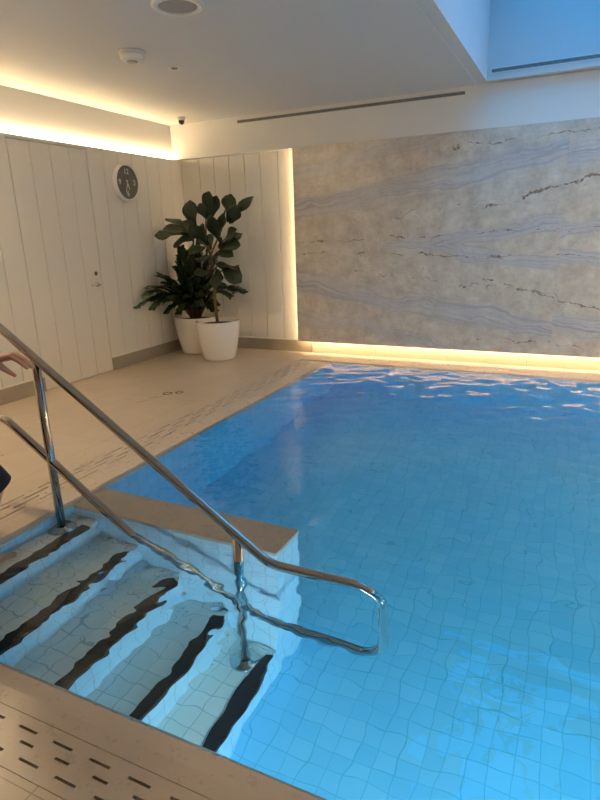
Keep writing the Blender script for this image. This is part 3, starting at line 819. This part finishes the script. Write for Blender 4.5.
# ------------------------------------------------------------------ person stepping down beside the handrail
def fuse(name, chains, blobs, voxel, m_, parent=None, smooth=4):
    """tapering limbs and rounded masses grown together into one continuous skin"""
    mb = MB()
    for pts, rs in chains:
        P_, R_ = [], []
        pts = [Vector(q) for q in pts]
        d0 = (pts[0] - pts[1]).normalized(); d1 = (pts[-1] - pts[-2]).normalized()
        P_ += [pts[0] + d0 * rs[0] * .95, pts[0] + d0 * rs[0] * .6]; R_ += [rs[0] * .3, rs[0] * .8]
        for a in range(len(pts) - 1):
            for k in range(4):
                u = k / 4; P_.append(pts[a].lerp(pts[a + 1], u)); R_.append(rs[a] + (rs[a + 1] - rs[a]) * u)
        P_ += [pts[-1], pts[-1] + d1 * rs[-1] * .6, pts[-1] + d1 * rs[-1] * .95]; R_ += [rs[-1], rs[-1] * .8, rs[-1] * .3]
        mb.tube(P_, R_, 16)
    for cen, rad, rot in blobs:
        n0 = len(mb.bm.verts)
        ret = bmesh.ops.create_uvsphere(mb.bm, u_segments=24, v_segments=16, radius=1)
        mt = Matrix.Translation(cen) @ Euler(rot).to_matrix().to_4x4() @ Matrix.Diagonal((*rad, 1))
        bmesh.ops.transform(mb.bm, matrix=mt, verts=ret['verts'])
    o = mb.build(name, m_)
    md = o.modifiers.new('fuse', 'REMESH'); md.mode = 'VOXEL'; md.voxel_size = voxel; md.use_smooth_shade = True
    ms = o.modifiers.new('soften', 'SMOOTH'); ms.iterations = smooth; ms.factor = .5
    bpy.context.view_layer.update()
    me = bpy.data.meshes.new_from_object(o.evaluated_get(bpy.context.evaluated_depsgraph_get()))
    me.name = name; o.modifiers.clear(); old = o.data; o.data = me; bpy.data.meshes.remove(old)
    if not me.materials: me.materials.append(m_)
    for pl in me.polygons: pl.use_smooth = True
    if parent is not None:
        o.parent = parent; o.matrix_parent_inverse = Matrix.Translation(-parent.location)
    return o
HX, HY, HZ = -2.90, 1.66, 1.47            # head centre
LH, LK, LA = (-2.99, 1.60, .74), (-3.00, 1.85, .42), (-2.99, 1.62, .075)
RH, RK, RA = (-2.81, 1.60, .74), (-2.712, 1.80, .29), (-2.655, 1.665, -.125)
W = (-2.800, 2.000, .948)
K = [(-2.676, 2.010, .972), (-2.666, 2.031, .979), (-2.670, 2.053, .973), (-2.683, 2.071, .961)]      # knuckles, forefinger first
FT = [[(-2.637, 2.020, .953), (-2.613, 2.034, .928), (-2.598, 2.047, .905)],
      [(-2.626, 2.042, .958), (-2.602, 2.059, .930), (-2.590, 2.071, .903)],
      [(-2.633, 2.064, .950), (-2.610, 2.077, .924), (-2.601, 2.084, .899)],
      [(-2.651, 2.085, .942), (-2.633, 2.093, .921), (-2.624, 2.096, .902)]]
chains = [
 ([(-2.90, 1.60, .72), (-2.90, 1.60, .82), (-2.90, 1.605, .96)], [.105, .118, .112]),
 ([(-2.96, 1.60, .78), (-2.965, 1.61, .98), (-2.99, 1.62, 1.18)], [.095, .09, .085]),
 ([(-2.84, 1.60, .78), (-2.835, 1.61, .98), (-2.81, 1.62, 1.18)], [.095, .09, .085]),
 ([(-2.90, 1.605, .96), (-2.90, 1.62, 1.18), (-2.90, 1.63, 1.27)], [.112, .115, .075]),
 ([(-3.05, 1.63, 1.255), (-2.90, 1.63, 1.275), (-2.75, 1.63, 1.255)], [.058, .07, .058]),
 ([(-2.90, 1.63, 1.25), (-2.90, 1.645, 1.40)], [.062, .054]),
 ([LH, LK], [.092, .058]), ([LK, (-3.0, 1.73, .25), LA], [.055, .056, .036]),
 ([(-2.99, 1.59, .05), (-2.99, 1.68, .045), (-2.99, 1.77, .026), (-2.99, 1.80, .022)], [.036, .038, .030, .020]),
 ([RH, RK], [.092, .060]), ([RK, (-2.70, 1.69, .10), RA], [.056, .055, .036]),
 ([(-2.668, 1.64, -.155), (-2.66, 1.72, -.160), (-2.650, 1.79, -.178), (-2.648, 1.80, -.180)], [.032, .034, .022, .017]),
 ([(-3.05, 1.63, 1.25), (-3.10, 1.86, 1.06)], [.052, .041]), ([(-3.10, 1.86, 1.06), (-2.98, 1.94, .99), W], [.044, .040, .030]),
 ([(-2.75, 1.63, 1.25), (-2.79, 1.52, .98)], [.052, .041]), ([(-2.79, 1.52, .98), (-2.80, 1.58, .86), (-2.82, 1.66, .74)], [.041, .038, .026]),
]
for fx in (-2.674, -2.660, -2.647, -2.635, -2.624):
    j = round((fx + 2.674) / .0125); chains.append(([(fx, 1.775, -.182), (fx + .003, 1.822 - .008 * j + (.004 if j else -.004), -.1875)], [.010, .0085]))
for j in range(5):
    fx = -3.018 + .014 * j; chains.append(([(fx, 1.79, .018), (fx, 1.825 - .008 * (4 - j), .012)], [.010, .009]))
for k, ft in zip(K, FT):
    w_ = Vector(W).lerp(Vector(k), .25); chains.append(([tuple(w_), k], [.022, .0150])); chains.append(([k] + ft, [.0130, .0118, .0106, .0090]))
chains.append(([(-2.775, 1.992, .938), (-2.735, 1.985, .926), (-2.686, 1.990, .900), (-2.634, 1.995, .874)], [.024, .021, .0150, .0100]))
RWp = Vector((-2.82, 1.66, .74))
for j in range(4):
    kx = -.032 + .021 * j; chains.append(([tuple(RWp), (-2.82 + kx * .4, 1.69 + kx, .66)], [.02, .012])); chains.append(([(-2.82 + kx * .4, 1.69 + kx, .66), (-2.815 + kx * .4, 1.70 + kx * 1.1, .615), (-2.81 + kx * .4, 1.69 + kx * 1.1, .58 + .012 * abs(j - 1))], [.0105, .009, .0075]))
chains.append(([(-2.82, 1.68, .72), (-2.81, 1.735, .68), (-2.80, 1.745, .64)], [.014, .011, .0085]))
blobs = [((HX, HY - .01, HZ + .03), (.076, .095, .092), (0, 0, 0)), ((HX, HY + .025, HZ - .05), (.058, .066, .062), (0, 0, 0)),
         ((HX, HY + .092, HZ - .022), (.013, .020, .014), (0, 0, 0)), ((HX, HY + .088, HZ), (.009, .012, .026), (0, 0, 0)),
         ((HX - .077, HY - .01, HZ - .01), (.010, .020, .030), (0, 0, 0)), ((HX + .077, HY - .01, HZ - .01), (.010, .020, .030), (0, 0, 0)),
         ((HX, HY + .078, HZ - .06), (.024, .012, .010), (0, 0, 0))]
person = fuse('person', chains, blobs, .0042, m_skin)
tag(person, 'person in navy swim shorts at the left edge, hand resting on the handrail post', 'person')
sh = fuse('swim_shorts', [
 ([(-2.90, 1.60, .74), (-2.90, 1.60, .84)], [.12, .128]), ([(-2.955, 1.60, .74), (-2.96, 1.60, .84)], [.112, .108]), ([(-2.845, 1.60, .74), (-2.84, 1.60, .84)], [.112, .108]),
 ([LH, tuple(Vector(LH).lerp(Vector(LK), .72))], [.108, .100])], [], .007, m_navy, person, 3)
# wide right trouser leg with a clean hem
mb = MB(); A_ = Vector(RH); B_ = Vector(RK); ax_ = (B_ - A_)
pts_ = [A_ + ax_ * u for u in (-.05, .2, .5, .8, 1.0)]
mb.tube(pts_, [.112, .114, .110, .106, .108], 28, False); leg = mb.build('shorts_leg', m_navy, person); solidify(leg, .006)
fuse('hair', [], [((HX, HY - .026, HZ + .055), (.083, .094, .083), (.2, 0, 0)), ((HX, HY - .06, HZ - .01), (.070, .055, .07), (0, 0, 0))], .006, m_hair, person, 3)
for sx_ in (-1, 1):
    mb = MB(); bmesh.ops.create_uvsphere(mb.bm, u_segments=16, v_segments=10, radius=.0125, matrix=Matrix.Translation((HX + sx_ * .031, HY + .074, HZ + .004)))
    ey = mb.build('eye', m_eye, person)
    mb = MB(); bmesh.ops.create_uvsphere(mb.bm, u_segments=12, v_segments=8, radius=.0062, matrix=Matrix.Translation((HX + sx_ * .031, HY + .0822, HZ + .002)))
    mb.build('iris', m_iris, ey)
mb = MB(); mb.tube([(HX - .022, HY + .085, HZ - .058), (HX, HY + .0905, HZ - .057), (HX + .022, HY + .085, HZ - .058)], [.003, .006, .003], 10); mb.build('lips', m_lip, person)

# ------------------------------------------------------------------ tree branch hanging over the roof glass, seen mirrored in the water
br = thing('tree_branch', (-.9, 6.9, 4.75), 'dark leafy tree branch over the skylight, mirrored in the water at lower right', 'branch')
bp_ = [Vector(q) for q in ((-1.3, 7.5, 4.9), (-.95, 6.95, 4.72), (-.72, 6.5, 4.58), (-.48, 6.15, 4.52), (-.22, 5.75, 4.47), (.05, 5.30, 4.42))]
mb = MB(); mb.tube(bp_, [.05, .045, .04, .034, .028, .016], 8)
mb.tube([bp_[2], (-.45, 6.55, 4.62), (-.18, 6.5, 4.6)], [.026, .02, .012], 8); mb.tube([bp_[1], (-1.0, 6.4, 4.6), (-.95, 5.9, 4.5)], [.026, .02, .012], 8)
mb.build('stem', m_bark, br)
rb = random.Random(3); mb = MB()
for cx, cy_, n_ in ((-.25, 6.5, 16), (-.8, 6.5, 9), (-.93, 5.95, 9), (-.15, 5.6, 10), (.03, 5.3, 7), (-.5, 6.2, 7)):
    for k in range(n_):
        a_ = rb.uniform(0, 6.28); b0 = Vector((cx + rb.uniform(-.1, .1), cy_ + rb.uniform(-.14, .14), 4.55 + rb.uniform(-.06, .1)))
        leaf_mesh(mb, b0, b0 + Vector((math.cos(a_) * .15, math.sin(a_) * .15, rb.uniform(-.05, .05))), .085, (0, 0, 1), .1, .1, .02, k, False, 5, 2)
mb.build('leaves', m_zz, br)
